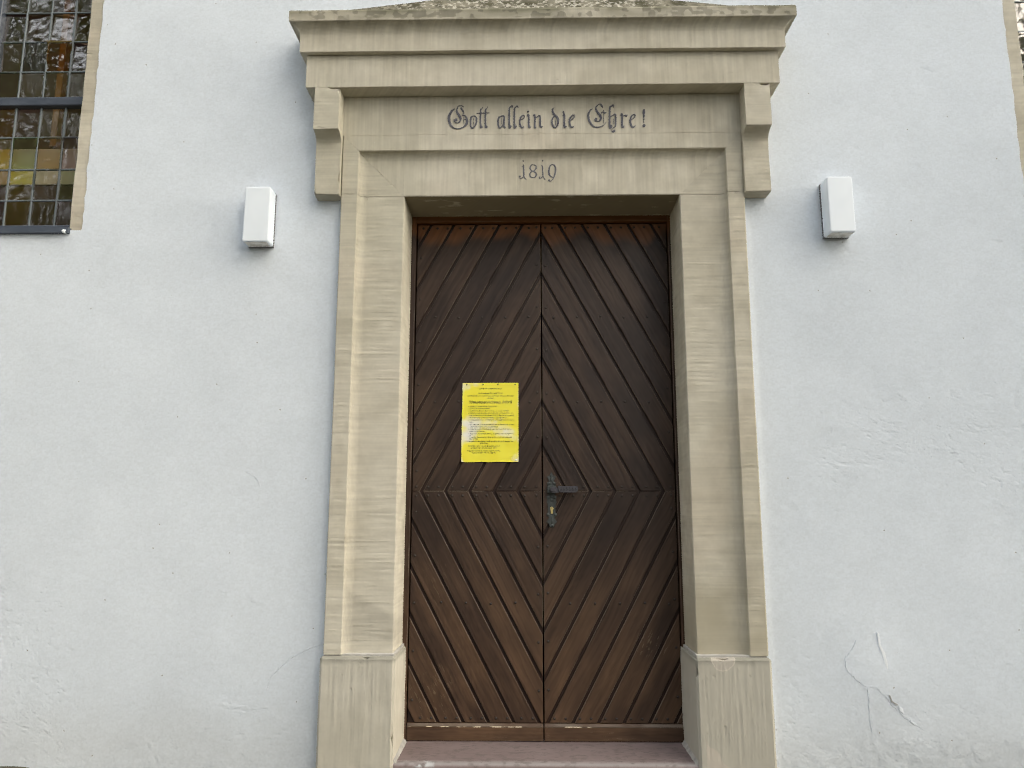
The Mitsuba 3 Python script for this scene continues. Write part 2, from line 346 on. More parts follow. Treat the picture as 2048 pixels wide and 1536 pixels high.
# ---------------------------------------------------------------- the plastered wall with its two windows
wall = thing('church_wall', 'white rough plastered church wall around the stone doorway, with stained windows', 'wall')
WZ0, WZ1 = 2.487, 5.20                       # window openings
WINDOWS = ((-3.580, -2.270), (2.347, 3.657))
ZD = 2.80                                    # the wall is cut away behind the portal's stones
def steps(a, b, h): return list(np.linspace(a, b, max(2, int(round((b - a) / h)) + 1))[:-1])
H1 = 0.008
xs = steps(-7, WINDOWS[0][0], 0.12) + steps(WINDOWS[0][0], -2.9, 0.05) + steps(-2.9, WINDOWS[0][1], H1) + steps(WINDOWS[0][1], -0.85, H1) + steps(-0.85, 0.85, 0.05) + steps(0.85, WINDOWS[1][0], H1) + steps(WINDOWS[1][0], WINDOWS[1][1], 0.05) + steps(WINDOWS[1][1], 7, 0.12) + [7.0]
zs = steps(-0.3, WZ0, H1) + steps(WZ0, 3.9, H1) + steps(3.9, WZ1, 0.05) + steps(WZ1, 6.5, 0.12) + [6.5]
xs, zs = np.array(xs), np.array(zs)
X, Z = np.meshgrid(xs, zs, indexing='ij')
P = np.stack([X, Z, X * 0], -1)
u, v = X * 0.82 - Z * 0.57, X * 0.57 + Z * 0.82
Y = (meshkit.fbm(P * 1.4, 2, 11) - 0.5) * 0.012 + (meshkit.fbm(P * 5.0, 3, 12) - 0.5) * 0.0030
mask = np.clip((meshkit.fbm(P * 1.7 + 9, 2, 13) - 0.40) / 0.2, 0, 1)
Y += (meshkit.fbm(np.stack([u * 9, v * 26, u * 0], -1), 3, 14) - 0.5) * 0.00045 * (0.5 + mask)
lip = np.clip((meshkit.fbm(np.stack([u * 3.5, v * 7.5, u * 0], -1), 3, 15) - 0.60) / 0.018, 0, 1)
Y -= lip * 0.0003                            # trowel laps
# the plaster is hollow and bulged low on the right
b = np.exp(-(((X - 1.42) / 0.16) ** 2 + ((Z - 0.44) / 0.22) ** 2)); Y -= b * 0.010
rgh = np.clip((0.22 - Z) / 0.15, 0, 1) * np.clip((X - 1.0) / 0.2, 0, 1)
Y += rgh * (meshkit.fbm(P * 30, 2, 16) - 0.5) * 0.004
Y -= np.exp(-((Z - 0.12) / 0.10) ** 2) * np.clip((X - 1.35) / 0.2, 0, 1) * 0.006
for s in (-1, 1):                            # the plaster is drawn up to the stones of the doorway
    d = np.abs(X * s - 0.985); Y -= np.where(Z < 3.5, np.exp(-(d / 0.022) ** 2) * 0.005, 0)
# wavering edges of the window openings
wav = (meshkit.fbm(np.stack([Z * 16, Z * 0, X * 0.2], -1), 3, 21) - 0.5) * 0.016
for (a, c_) in WINDOWS:
    for e in (a, c_):
        X = X + np.where(np.abs(X - e) < 0.03, wav * np.clip(1 - np.abs(X - e) / 0.03, 0, 1), 0)
V = np.stack([X, Y, Z], -1).reshape(-1, 3)
nz = len(zs)
i, j = np.meshgrid(np.arange(len(xs) - 1), np.arange(nz - 1), indexing='ij')
xc, zc = (xs[:-1] + xs[1:])[:, None] / 2 + 0 * j, (zs[:-1] + zs[1:])[None] / 2 + 0 * i
keep = ~((np.abs(xc) < 0.80) & (zc < ZD))
for (a, c_) in WINDOWS: keep &= ~((xc > a) & (xc < c_) & (zc > WZ0) & (zc < WZ1))
k = (i * nz + j)[keep]
F = np.vstack([np.stack([k, k + nz, k + nz + 1], 1), np.stack([k, k + nz + 1, k + 1], 1)])
wm = trimesh.Trimesh(V, F, process=False); wm.remove_unreferenced_vertices()
obj('plaster', wm, 'plaster', wall, smooth=True)
# plaster returns at the window edges (its thickness against the stone)
for (a, c_) in WINDOWS:
    for e in (a, c_):
        col = int(np.argmin(np.abs(xs - e))); rows = np.where((zs >= WZ0 - 1e-6) & (zs <= WZ1 + 1e-6))[0]
        A_ = V.reshape(len(xs), nz, 3)[col, rows]; B_ = A_ + [0, 0.02 - A_[:, 1].mean() + 0.0, 0]
        q = len(rows); VV = np.vstack([A_, B_]); r_ = np.arange(q - 1)
        f = np.vstack([np.stack([r_, r_ + 1, r_ + 1 + q], 1), np.stack([r_, r_ + 1 + q, r_ + q], 1)])
        if e == a: f = f[:, ::-1]
        obj('plaster_edge', trimesh.Trimesh(VV, np.vstack([f, f[:, ::-1]]), process=False), 'plaster', wall)
# the shell of the church behind the wall
bx = box(-6.95, 6.95, 0.03, 6.0, -0.3, 6.45)
fr = bx.triangles_center[:, 1] > 0.04
bx.update_faces(fr); bx.invert()
obj('inner_room', trimesh.util.concatenate([bx, trimesh.Trimesh(bx.vertices, bx.faces[:, ::-1], process=False)]), 'dark_room', wall, smooth=False)

def on_wall(pts):
    """(x, z) -> depth of the plaster there."""
    pts = np.asarray(pts, float)
    a = np.clip(np.searchsorted(xs, pts[:, 0]), 0, len(xs) - 1); c = np.clip(np.searchsorted(zs, pts[:, 1]), 0, nz - 1)
    return Y[a, c]
def crack(pts, w, name='crack', mat='crack_dark'):
    """A hairline along pts: a thin wandering ribbon."""
    pts = np.asarray(pts, float)
    d = np.r_[0, np.cumsum(np.hypot(*np.diff(pts, axis=0).T))]
    t = np.arange(0, d[-1], 0.006)
    c = np.stack([np.interp(t, d, pts[:, 0]), np.interp(t, d, pts[:, 1])], 1)
    c += (meshkit.fbm(np.stack([t * 45, t * 0, t * 0 + pts[0, 0]], -1), 3, 31)[:, None] - 0.5) * [0.012, 0.008]
    n = np.gradient(c, axis=0); n /= np.linalg.norm(n, axis=1, keepdims=True) + 1e-9; n = np.stack([-n[:, 1], n[:, 0]], 1)
    ww = w * (0.35 + 1.1 * meshkit.noise(np.stack([t * 50, t * 0, t * 0 + 4], -1), 5)) * np.minimum(1, np.minimum(t + 0.01, t[-1] - t + 0.01) / 0.05)
    y = on_wall(c)
    L, R = c - n * ww[:, None] / 2, c + n * ww[:, None] / 2
    k = len(c)
    VV = np.vstack([np.stack([s[:, 0], y - o, s[:, 1]], 1) for s, o in ((L, 0.0012), (R, 0.0012), (L, -0.004), (R, -0.004))])
    f = []
    for i in range(k - 1):
        for a, b in ((0, k), (2 * k, 0), (k, 3 * k)):
            f += [(a + i, b + i, b + i + 1), (a + i, b + i + 1, a + i + 1)]
    obj(name, trimesh.Trimesh(VV, f, process=False), mat, wall, smooth=True)
crack([(1.379, 0.56), (1.358, 0.52), (1.323, 0.48), (1.326, 0.435), (1.366, 0.39), (1.405, 0.362), (1.449, 0.36), (1.484, 0.324), (1.504, 0.296), (1.563, 0.236), (1.607, 0.203), (1.65, 0.18)], 0.0011, mat='crack_hair')
crack([(1.411, 0.362), (1.413, 0.307), (1.413, 0.24), (1.42, 0.17)], 0.0014, mat='crack_hair')
crack([(-0.99, 0.535), (-1.065, 0.505), (-1.127, 0.474), (-1.174, 0.434), (-1.221, 0.387), (-1.235, 0.321)], 0.0011, mat='crack_hair')
crack([(-1.38, 1.30), (-1.33, 1.27), (-1.31, 1.22)], 0.0010, mat='crack_hair')
def shard(pts, mat, name, label=None):
    p = Polygon(pts); c = np.array(p.exterior.coords); y = float(on_wall(c).mean())
    m = extrude_xz(p, y - 0.0030, y + 0.012)
    obj(name, m, mat, wall, smooth=False, label=label)
shard([(1.472, 0.591), (1.479, 0.588), (1.484, 0.537), (1.500, 0.503), (1.508, 0.458), (1.507, 0.428), (1.495, 0.461), (1.487, 0.498), (1.474, 0.537)], 'fresh_plaster', 'broken_edge', 'bright broken plaster edge of the loose patch')
shard([(1.502, 0.330), (1.509, 0.324), (1.516, 0.302), (1.542, 0.285), (1.529, 0.286), (1.510, 0.300)], 'crack_dark', 'open_gap')
shard([(1.544, 0.28), (1.559, 0.271), (1.56, 0.251), (1.545, 0.262)], 'fresh_plaster', 'broken_edge')
shard([(1.588, 0.222), (1.61, 0.207), (1.605, 0.204), (1.59, 0.214)], 'fresh_plaster', 'broken_edge')

# ---------------------------------------------------------------- stained windows
TINTS = {'smoke': (0.62, 0.62, 0.60), 'green': (0.70, 0.80, 0.58), 'yellow': (0.82, 0.74, 0.26), 'amber': (0.68, 0.42, 0.12), 'tan': (0.78, 0.62, 0.42), 'mauve': (0.66, 0.54, 0.60),
         'purple': (0.34, 0.22, 0.32), 'blue': (0.42, 0.50, 0.68), 'olive': (0.58, 0.54, 0.32), 'brown': (0.45, 0.28, 0.17), 'clear': (0.78, 0.80, 0.78)}
for k_, c_ in TINTS.items():
    scene['glass_' + k_] = {'type': 'thindielectric', 'int_ior': 2.0, 'specular_transmittance': {'type': 'rgb', 'value': list(c_)}}
SEEN = {  # rows from the bottom, columns from the stone jamb outward
    0: ['brown', 'olive', 'yellow', 'purple'], 1: ['green', 'clear', 'yellow', 'mauve'], 2: ['mauve', 'tan', 'green', 'yellow'], 3: ['olive', 'clear', 'mauve', 'amber'],
    4: ['smoke', 'clear', 'clear', 'smoke'], 5: ['purple', 'amber', 'blue', 'clear'], 6: ['brown', 'olive', 'brown', 'purple'], 7: ['brown', 'brown', 'smoke', 'olive']}
def window(x0, x1, seed, first):
    global wall
    W = f'{wall}__stained_window' if first else f'{wall}__stained_window_001'
    labels[W] = {'label': 'leaded window of coloured panes ' + ('left' if first else 'right') + ' of the doorway'}
    rw = np.random.default_rng(seed)
    near = x1 if first else x0              # the edge next to the doorway
    sg = -1 if first else 1                 # outward from the doorway
    jw = 0.068
    # stone surround, set a little behind the face of the plaster
    for a in (x0, x1):
        s = 1 if a == x0 else -1
        xa, xb = sorted((a - s * 0.03, a + s * jw))
        m = rough(box(xa, xb, 0.0065, 0.34, WZ0 - 0.004, WZ1, 0.004), 0.05, 0.0045, 8, seed + (a > 0), 5)
        obj('stone_jamb', m, 'stone_level_tooling', W)
    obj('stone_head', rough(box(x0 - 0.03, x1 + 0.03, 0.0065, 0.34, WZ1 - 0.07, WZ1 + 0.03, 0.004), 0.05, 0.003, 8, seed + 3), 'stone_upright_tooling', W)
    g0, g1, yg = x0 + jw, x1 - jw, 0.16
    mid = (g0 + g1) / 2
    # iron frame: outer bars, mullion, cross bar
    obj('frame_bar', box(mid - 0.024, mid + 0.024, yg - 0.030, yg + 0.02, 2.50, 5.12, 0.004), 'frame_paint', W)
    zb = (3.2305, 3.279)
    for a, b_ in ((g0 - 0.01, mid - 0.0245), (mid + 0.0245, g1 + 0.01)):
        obj('frame_bar', box(a, b_, yg - 0.028, yg + 0.02, *zb, 0.004), 'frame_paint', W)
        obj('frame_bar', box(a, b_, yg - 0.026, yg + 0.02, 2.50, 2.567, 0.004), 'frame_paint', W)
    sill = hull([(x, y, z) for x in (g0 - 0.008, g1 + 0.012) for y, z in ((-0.022, 2.468), (-0.022, 2.494), (0.135, 2.512), (0.135, 2.468))])
    obj('sheet_metal_sill', sill, 'frame_paint', W, smooth=False)
    obj('mortar_lump', rough(trimesh.creation.icosphere(2, 0.011).apply_translation((near + sg * 0.075, -0.018, 2.474)), 0.02, 0.004, 60, seed), 'fresh_plaster', W)
    # glazing: columns counted from the doorway
    colA = [0.0, 0.042, 0.174, 0.306, 0.440, 0.563 - 0.0015]
    half = abs(g1 - mid) - 0.024
    edges = [near + sg * (jw + c) for c in colA[:-1]] + [mid - sg * 0.024]
    far = [2 * mid - e for e in edges][::-1]
    rows = [2.567, 2.709, 2.880, 3.060, 3.2305], [3.279, 3.436, 3.612, 3.785, 3.96, 4.135, 4.31, 4.485, 4.66, 4.835, 5.0]
    kinds = list(TINTS)
    for li, es in enumerate((edges, far)):
        for zi, rr in enumerate(rows):
            for e in es[1:-1]:
                obj('lead_came', box(e - 0.0048, e + 0.0048, yg - 0.006, yg + 0.006, rr[0], rr[-1], 0.002), 'lead', W)
            for z in rr[1:-1] if zi == 0 else rr[1:]:
                a, b_ = sorted((es[0], es[-1]))
                obj('lead_came', box(a, b_, yg - 0.0052, yg + 0.0052, z - 0.0046, z + 0.0046, 0.002), 'lead', W)
            for r in range(len(rr) - 1):
                if rr[r] > 4.4: continue
                for c in range(len(es) - 1):
                    a, b_ = sorted((es[c], es[c + 1]))
                    row = r + 4 * zi
                    kind = kinds[rw.integers(len(kinds))]
                    if li == 0 and row in SEEN:
                        kind = SEEN[row][min(3, max(0, c - 1))] if first else kinds[(row * 3 + c) % len(kinds)]
                    if not first and row == 7: kind = 'amber'
                    if not first and row == 6: kind = 'brown'
                    nx, nzz = 14, 18
                    gx_, gz_ = np.meshgrid(np.linspace(a, b_, nx), np.linspace(rr[r], rr[r + 1], nzz), indexing='ij')
                    o = rw.uniform(0, 90, 3)
                    am = rw.choice([0.0008, 0.0026, 0.0050], p=[0.25, 0.35, 0.40])
                    st = rw.choice([0, 1, 2])
                    fx, fz = ((38, 38), (85, 14), (24, 60))[st]
                    q = np.stack([gx_ * fx + gz_ * 9, gz_ * fz, gx_ * 0], -1) + o
                    yy = yg + (meshkit.fbm(q, 3, 3) - 0.5) * am * 2 + (gx_ - a) * rw.normal(0, 0.05) + (gz_ - rr[r]) * rw.normal(0, 0.05)
                    Vp = np.stack([gx_, yy, gz_], -1).reshape(-1, 3)
                    aa, bb = np.meshgrid(np.arange(nx - 1), np.arange(nzz - 1), indexing='ij'); kk = (aa * nzz + bb).ravel()
                    Fp = np.vstack([np.stack([kk, kk + nzz, kk + nzz + 1], 1), np.stack([kk, kk + nzz + 1, kk + 1], 1)])
                    obj('pane', trimesh.Trimesh(Vp, Fp, process=False), 'glass_' + kind, W, smooth=True)
    # upper glazing above what the panes reach is a plain dark sheet of the same glass
    for a, b_ in ((g0, mid - 0.024), (mid + 0.024, g1)):
        obj('pane', box(a, b_, yg, yg + 0.003, 4.49, 5.13), 'glass_smoke', W, smooth=False)
    # inside: pale board added for the light band in the panes, wooden post behind
    obj('added_pale_board', box(g0 - 0.05, g1 + 0.05, 0.30, 0.325, 2.863, 3.068), 'inner_pale', W, smooth=False)
    obj('added_backing', box(g0 - 0.6, g1 + 0.6, 0.95, 0.99, 1.6, 5.6), 'inner_grey', W, smooth=False)  # added backing that bounces light, brightens the panes from behind
    px = near + sg * 0.408
    obj('inner_post', box(px - 0.017, px + 0.017, 0.33, 0.37, 3.10, 5.1), 'inner_wood', W, smooth=False)
window(*WINDOWS[0], 41, True)
window(*WINDOWS[1], 57, False)

# ---------------------------------------------------------------- stone doorway
portal = thing('stone_doorway', 'beige sandstone door surround with moulded cornice, corbels and carved inscription', 'doorway')
WO, WJ, WI, YA, YB, YR = 0.6725, 0.976, 0.895, -0.055, -0.018, 0.31
cove = [(WI - 0.042 * (1 - math.cos(t)), YA + 0.008 + 0.029 * math.sin(t)) for t in np.linspace(0, math.pi / 2, 9)]
profile = [(WJ, YR), (WJ, YA + 0.004), (WJ - 0.004, YA), (WI + 0.003, YA), (WI, YA + 0.003)] + cove + [(WO + 0.004, YB), (WO, YB + 0.004), (WO, YR)]
ZP, ZO = 0.495, 2.642
def profile_up(z0, ztop, sgn):
    m = trimesh.creation.extrude_polygon(Polygon(profile), 1.0, engine='earcut')
    v = m.vertices.copy(); top = v[:, 2] > 0.5
    v[:, 2] = np.where(top, ztop(v[:, 0]), z0)
    v[:, 0] *= sgn; m.vertices = v
    if sgn < 0: m.invert()
    m.merge_vertices(); return m
for s in (-1, 1):
    m = profile_up(ZP, lambda x: x * 0 + ZO - 0.0015, s)
    obj('jamb', rough(m, 0.05, 0.0013, 7, 3 + s), 'stone_level_tooling', portal)
for s in (-1, 1):
    gap = 0.0012 if s < 0 else 0.0003
    m = profile_up(ZO, lambda x: ZO + np.maximum(x - WO, 0) - gap, s)
    m.update_faces(m.nondegenerate_faces())
    obj('lintel_corner', rough(m, 0.05, 0.0007, 7, 9 + s), 'stone_level_tooling', portal)
hp = Polygon([(d - WO, y) for d, y in [(WJ, YR), (WJ, YA + 0.0008), (WJ - 0.0008, YA)] + profile[3:]])                    # (height above the opening, depth)
m = trimesh.creation.extrude_polygon(hp, 1.0, engine='earcut')
v = m.vertices.copy()
m.vertices = np.stack([np.where(v[:, 2] > 0.5, 1, -1) * (WO + v[:, 0]), v[:, 1], ZO + v[:, 0]], 1)
trimesh.repair.fix_normals(m)
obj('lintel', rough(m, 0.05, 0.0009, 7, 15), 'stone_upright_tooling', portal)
obj('inscription_panel', rough(box(-0.984, 0.986, YA + 0.0015, 0.06, 2.9465, 3.152, 0.0012), 0.05, 0.0010, 7, 17), 'stone_upright_tooling', portal)
for s in (-1, 1):
    t = np.linspace(0, math.pi / 2, 9)
    cp = [(0.055, 3.151), (-0.146, 3.151), (-0.146, 2.937), (-0.144, 2.935)] + [(-0.144 + 0.066 * math.sin(a), 2.935 - 0.046 * (1 - math.cos(a))) for a in t[1:]] + [(-0.078, 2.633), (-0.075, 2.630), (0.055, 2.630)]
    m = trimesh.creation.extrude_polygon(Polygon(cp), 1.0, engine='earcut')
    v = m.vertices.copy()
    xa, xb = (-1.101, -0.9795) if s < 0 else (0.9755, 1.0975)
    m.vertices = np.stack([np.where(v[:, 2] > 0.5, xb, xa), v[:, 0], v[:, 1]], 1)
    trimesh.repair.fix_normals(m)
    obj('corbel', rough(m, 0.025, 0.0022, 11, 21 + s, 6), 'stone_level_tooling', portal)
def u_ring(d, z, back=0.05):
    hw = 1.1467 + 0.95 * (d - 0.146)
    return [(-hw, back, z), (-hw, -d, z), (hw, -d, z), (hw, back, z)]
fz = [(0.145, 3.1525), (0.146, 3.1545), (0.146, 3.3195)]
obj('frieze', rough(loft([u_ring(d, z) for d, z in fz]), 0.05, 0.0016, 8, 31), 'stone_upright_tooling', portal)
t = np.linspace(0, math.pi / 2, 9)
cz = [(0.146, 3.321), (0.1745, 3.321), (0.176, 3.323), (0.176, 3.407)] + [(0.176 + 0.042 * (1 - math.cos(a)), 3.407 + 0.0485 * math.sin(a)) for a in t[1:]] + [(0.2215, 3.4555), (0.223, 3.458), (0.223, 3.505), (0.219, 3.514), (0.208, 3.519)]
obj('cornice', rough(loft([u_ring(d, z) for d, z in cz]), 0.04, 0.0024, 8, 33, 5), 'stone_cornice', portal)
m = hull([(-1.03, -0.204, 3.517), (1.00, -0.204, 3.517), (-1.03, 0.03, 3.517), (1.00, 0.03, 3.517), (0.0, -0.135, 3.682), (0.0, 0.03, 3.682)])
obj('sloping_cap', rough(m, 0.05, 0.005, 9, 35), 'stone_lichen', portal)
for s in (-1, 1):
    xa, xb = (-0.987, -0.6555) if s < 0 else (0.6555, 0.984)
    m = box(xa, xb, -0.071, 0.305, -0.12, 0.488, 0.010)
    obj('plinth', rough(m, 0.03, 0.0026, 8, 41 + s, 6), 'stone_plinth', portal)
    xa, xb = (-0.972, -0.664) if s < 0 else (0.664, 0.970)
    obj('mortar_joint', rough(box(xa, xb, -0.047, 0.30, 0.484, 0.4965, 0.002), 0.03, 0.0016, 25, 51), 'mortar', portal)
    x = s * 0.6555
    obj('mortar_fillet', rough(hull([(x + s * 0.004, y, z) for y in (-0.045, 0.25) for z in (0.03, 0.075 if y > 0 else 0.062)] + [(x - s * 0.013, -0.045, 0.047), (x - s * 0.016, 0.25, 0.05), (x - s * 0.013, -0.045, 0.03), (x - s * 0.016, 0.25, 0.03)]), 0.02, 0.002, 30, 55), 'mortar', portal)

# carved and painted lettering
INSCRIPTION = {   # strokes on the stone, mm: (x, z, width)
    'capital_g': [[(-426.0,3082.3,1.5),(-443.2,3069.5,10.1),(-454.8,3043.9,12.7),(-453.9,3021.0,12.7),(-444.8,2995.3,9.1),(-427.4,2980.9,4.1),(-406.1,2977.2,3.5),(-385.0,2984.7,6.1),(-369.3,3000.2,10.1),(-365.5,3017.3,11.2),(-368.3,3034.4,9.1),(-376.4,3046.0,5.1),(-391.0,3049.5,2.5)],[(-414.1,3090.8,2.5),(-407.6,3097.9,2.5),(-394.3,3099.2,2.5),(-383.5,3091.9,2.0)],[(-395.5,3087.7,6.1),(-388.7,3074.7,7.6),(-381.9,3064.6,5.1),(-385.8,3058.9,1.5)],[(-411.4,3086.4,3.0),(-417.4,3075.0,7.1),(-412.4,3057.8,11.2),(-401.6,3041.9,11.7),(-397.4,3027.6,9.1),(-402.6,3013.4,4.6),(-414.5,3007.8,3.0),(-426.5,3013.6,3.5),(-429.3,3023.6,4.6)],[(-420.0,3025.0,14.2),(-419.7,3025.0,14.2)],[(-381.7,3043.2,1.8),(-381.2,3001.8,1.8)],[(-381.5,3026.0,1.3),(-366.9,3025.9,1.3)]],
    'letter_o': [[(-329.9,3044.1,3.5),(-345.7,3035.7,7.6),(-348.7,3014.3,7.6),(-346.6,2991.5,6.1),(-339.9,2980.0,7.1),(-326.8,2991.3,5.1),(-319.0,3014.0,8.1),(-320.5,3034.0,8.1),(-329.9,3044.1,3.5)],[(-335.1,3031.3,1.3),(-334.8,2997.0,1.3)]],
    'letter_t': [[(-289.0,3089.5,1.5),(-296.9,3081.0,5.6),(-299.4,3062.4,7.6),(-299.0,2996.7,8.1),(-294.9,2985.3,10.1),(-291.7,2982.4,5.1)],[(-316.7,3058.2,3.0),(-287.5,3058.8,3.0)]],
    'letter_t_001': [[(-265.1,3092.1,1.5),(-273.0,3080.7,5.6),(-274.7,3062.1,7.6),(-274.3,2996.5,8.1),(-271.1,2985.0,10.1),(-267.3,2982.2,4.6)],[(-285.9,3059.1,3.0),(-256.9,3059.7,3.0)]],
    'letter_a': [[(-179.9,3038.3,5.1),(-194.5,3042.7,4.6),(-209.0,3032.9,6.6),(-212.9,3013.0,7.1),(-210.2,2990.2,6.6),(-202.2,2980.1,6.1),(-189.0,2992.8,3.0),(-182.4,3001.3,2.5)],[(-182.5,3038.3,8.1),(-183.8,3012.7,8.6),(-183.7,2989.9,8.6),(-177.9,2981.3,6.6)],[(-197.1,3029.9,1.3),(-197.0,2998.6,1.3)]],
    'letter_l': [[(-140.1,3086.6,2.5),(-145.4,3095.2,5.6),(-154.7,3086.7,4.6),(-157.3,3069.5,7.1),(-157.3,2995.3,8.1),(-153.3,2982.5,8.6),(-146.7,2986.7,2.5)]],
    'letter_l_001': [[(-114.6,3085.7,2.5),(-119.9,3094.4,5.6),(-129.2,3085.9,4.6),(-131.9,3068.7,7.1),(-131.9,2994.5,8.1),(-127.9,2981.7,8.6),(-121.3,2985.9,2.5)]],
    'letter_e': [[(-101.7,3020.4,2.5),(-85.8,3031.7,3.5),(-83.1,3041.6,4.6),(-89.7,3044.6,4.1),(-101.7,3031.8,6.6),(-105.7,3011.9,7.6),(-103.0,2992.0,7.1),(-95.1,2980.5,7.6),(-85.9,2986.1,2.5)]],
    'letter_i': [[(-64.5,3065.2,8.6),(-64.2,3065.2,8.6)],[(-67.2,3042.9,6.1),(-60.6,3034.3,7.6),(-61.5,2994.4,8.1),(-58.1,2981.6,8.6),(-51.5,2984.4,2.0)]],
    'letter_n': [[(-38.0,3044.0,5.1),(-30.7,3034.0,7.6),(-31.7,2994.1,8.1),(-29.1,2981.3,8.1)],[(-28.8,3031.1,2.5),(-14.2,3041.0,4.1),(-5.8,3039.4,6.6),(-5.1,3010.9,8.1),(-5.2,2991.0,8.1),(-0.0,2982.5,7.6),(5.3,2985.2,2.0)]],
    'letter_d': [[(65.1,3082.9,2.1),(56.7,3074.0,6.4),(58.5,3057.5,8.5),(68.9,3042.5,10.1),(81.2,3027.4,10.6),(82.9,3003.6,9.0),(76.7,2985.8,5.8),(65.6,2978.5,4.8),(56.1,2992.0,7.4),(52.6,3009.9,7.4),(56.4,3027.7,5.8),(67.5,3038.0,2.7)],[(71.5,3018.6,1.3),(71.2,2991.8,1.3)]],
    'letter_i_001': [[(110.1,3060.6,9.0),(110.3,3060.6,9.0)],[(107.6,3042.1,5.3),(114.5,3036.1,8.0),(112.6,2991.4,8.5),(116.6,2981.0,9.0),(123.0,2982.4,2.1)]],
    'letter_e_001': [[(143.3,3016.4,2.7),(160.0,3029.6,4.2),(162.9,3041.5,5.3),(156.1,3044.0,3.7),(143.4,3029.8,6.9),(139.1,3012.0,8.0),(141.6,2991.2,7.4),(148.4,2980.7,8.0),(160.8,2985.0,2.1)]],
    'capital_e': [[(251.9,3075.0,2.1),(239.3,3064.7,6.9),(232.0,3043.8,9.0),(234.4,3020.0,9.0),(245.1,2996.1,8.0),(261.3,2981.1,5.8),(283.3,2978.5,4.8),(302.7,2986.6,3.2),(318.2,3004.3,1.3)],[(288.3,3101.6,2.7),(274.3,3091.2,4.2),(269.9,3076.3,7.4),(279.2,3055.3,10.1),(290.0,3040.3,11.1),(293.8,3025.4,10.1),(286.7,3012.0,4.8),(272.8,3009.2,3.7),(263.3,3015.2,4.2)],[(268.9,3021.1,13.3),(269.2,3021.1,13.3)],[(292.5,3101.5,4.2),(299.2,3092.5,7.4),(304.0,3083.4,2.7)],[(295.7,3053.6,2.1),(301.4,3059.6,3.7),(310.9,3055.0,8.0),(320.6,3056.4,1.6)],[(308.5,3069.9,1.3),(307.2,3001.4,1.9)]],
    'letter_h': [[(357.1,3082.9,2.1),(353.2,3094.9,5.3),(342.0,3087.5,4.8),(338.1,3072.6,7.4),(335.8,2989.3,8.5),(341.7,2978.9,8.5),(348.1,2983.2,2.1)],[(339.4,3030.9,2.1),(356.3,3044.1,4.2),(365.8,3039.5,7.4),(365.9,3006.8,7.4),(363.2,2983.1,4.8),(349.2,2971.4,2.1),(346.2,2959.6,3.2),(354.3,2952.1,4.2)],[(357.8,2959.5,11.1),(358.0,2959.5,11.1)],[(354.4,3021.8,1.3),(353.8,2995.1,1.3)]],
    'letter_r': [[(392.1,3042.3,5.3),(398.8,3034.7,8.0),(396.4,2991.7,9.0),(400.2,2978.3,9.5),(407.3,2984.2,2.1)],[(400.1,3033.2,2.1),(411.3,3040.6,3.7),(416.8,3037.5,9.0),(423.8,3041.9,2.1)]],
    'letter_e_002': [[(438.2,3013.5,2.7),(456.5,3028.2,4.2),(461.0,3040.1,5.3),(452.8,3044.0,3.7),(441.4,3029.9,6.9),(436.8,3012.1,8.0),(439.1,2991.3,7.4),(448.3,2977.8,8.0),(459.5,2985.1,2.1)]],
    'exclamation_mark': [[(505.8,3068.0,6.4),(505.0,3059.0,12.2),(505.0,3038.2,6.9),(503.9,3001.0,1.6)],[(503.5,2984.7,13.8),(503.8,2984.7,13.8)]],
    'digit_one': [[(-89.3,2822.3,6.9),(-89.2,2822.3,6.9)],[(-94.8,2795.4,2.3),(-88.8,2799.2,3.5),(-87.0,2791.5,6.3),(-86.5,2749.4,6.9),(-87.7,2739.2,3.5),(-97.3,2732.3,2.3),(-105.7,2735.5,2.3)],[(-106.3,2741.9,8.6),(-106.2,2741.9,8.6)],[(-84.1,2739.2,3.5),(-79.3,2730.2,3.5),(-74.6,2725.8,1.4)]],
    'digit_eight': [[(-40.1,2802.6,2.5),(-28.2,2796.8,5.2),(-25.5,2785.9,6.3),(-33.7,2772.5,4.4),(-40.9,2768.4,3.9),(-52.9,2761.9,4.6),(-57.1,2750.4,6.7),(-51.8,2738.9,5.2),(-41.0,2735.0,2.5),(-29.0,2740.0,5.2),(-24.8,2751.4,6.7),(-30.1,2761.7,4.6),(-40.9,2768.4,3.9),(-51.7,2774.6,4.6),(-55.0,2787.4,6.7),(-50.4,2798.2,4.6),(-40.1,2802.6,2.5)]],
    'digit_one_001': [[(6.2,2822.1,6.3),(6.3,2822.1,6.3)],[(0.0,2796.5,2.3),(4.8,2795.9,5.8),(6.0,2786.9,4.8),(7.0,2761.4,4.8),(6.9,2742.3,4.1),(-5.1,2730.9,2.3),(-9.9,2734.8,2.3)],[(-8.7,2737.9,6.9),(-8.6,2737.9,6.9)],[(8.1,2741.0,3.5),(15.2,2728.2,2.9),(19.9,2725.0,1.2)]],
    'digit_nine': [[(61.3,2736.7,2.3),(49.9,2738.1,3.5),(38.7,2750.9,6.9),(37.0,2771.3,8.1),(42.0,2793.0,5.8),(55.3,2803.1,2.9),(67.2,2792.8,6.3),(70.0,2773.6,7.5),(66.8,2753.2,6.9),(60.7,2735.5,4.6),(52.2,2721.6,2.9),(43.8,2715.9,2.3),(37.8,2719.1,4.6)],[(37.2,2720.4,8.3),(37.4,2720.4,8.3)]],
}

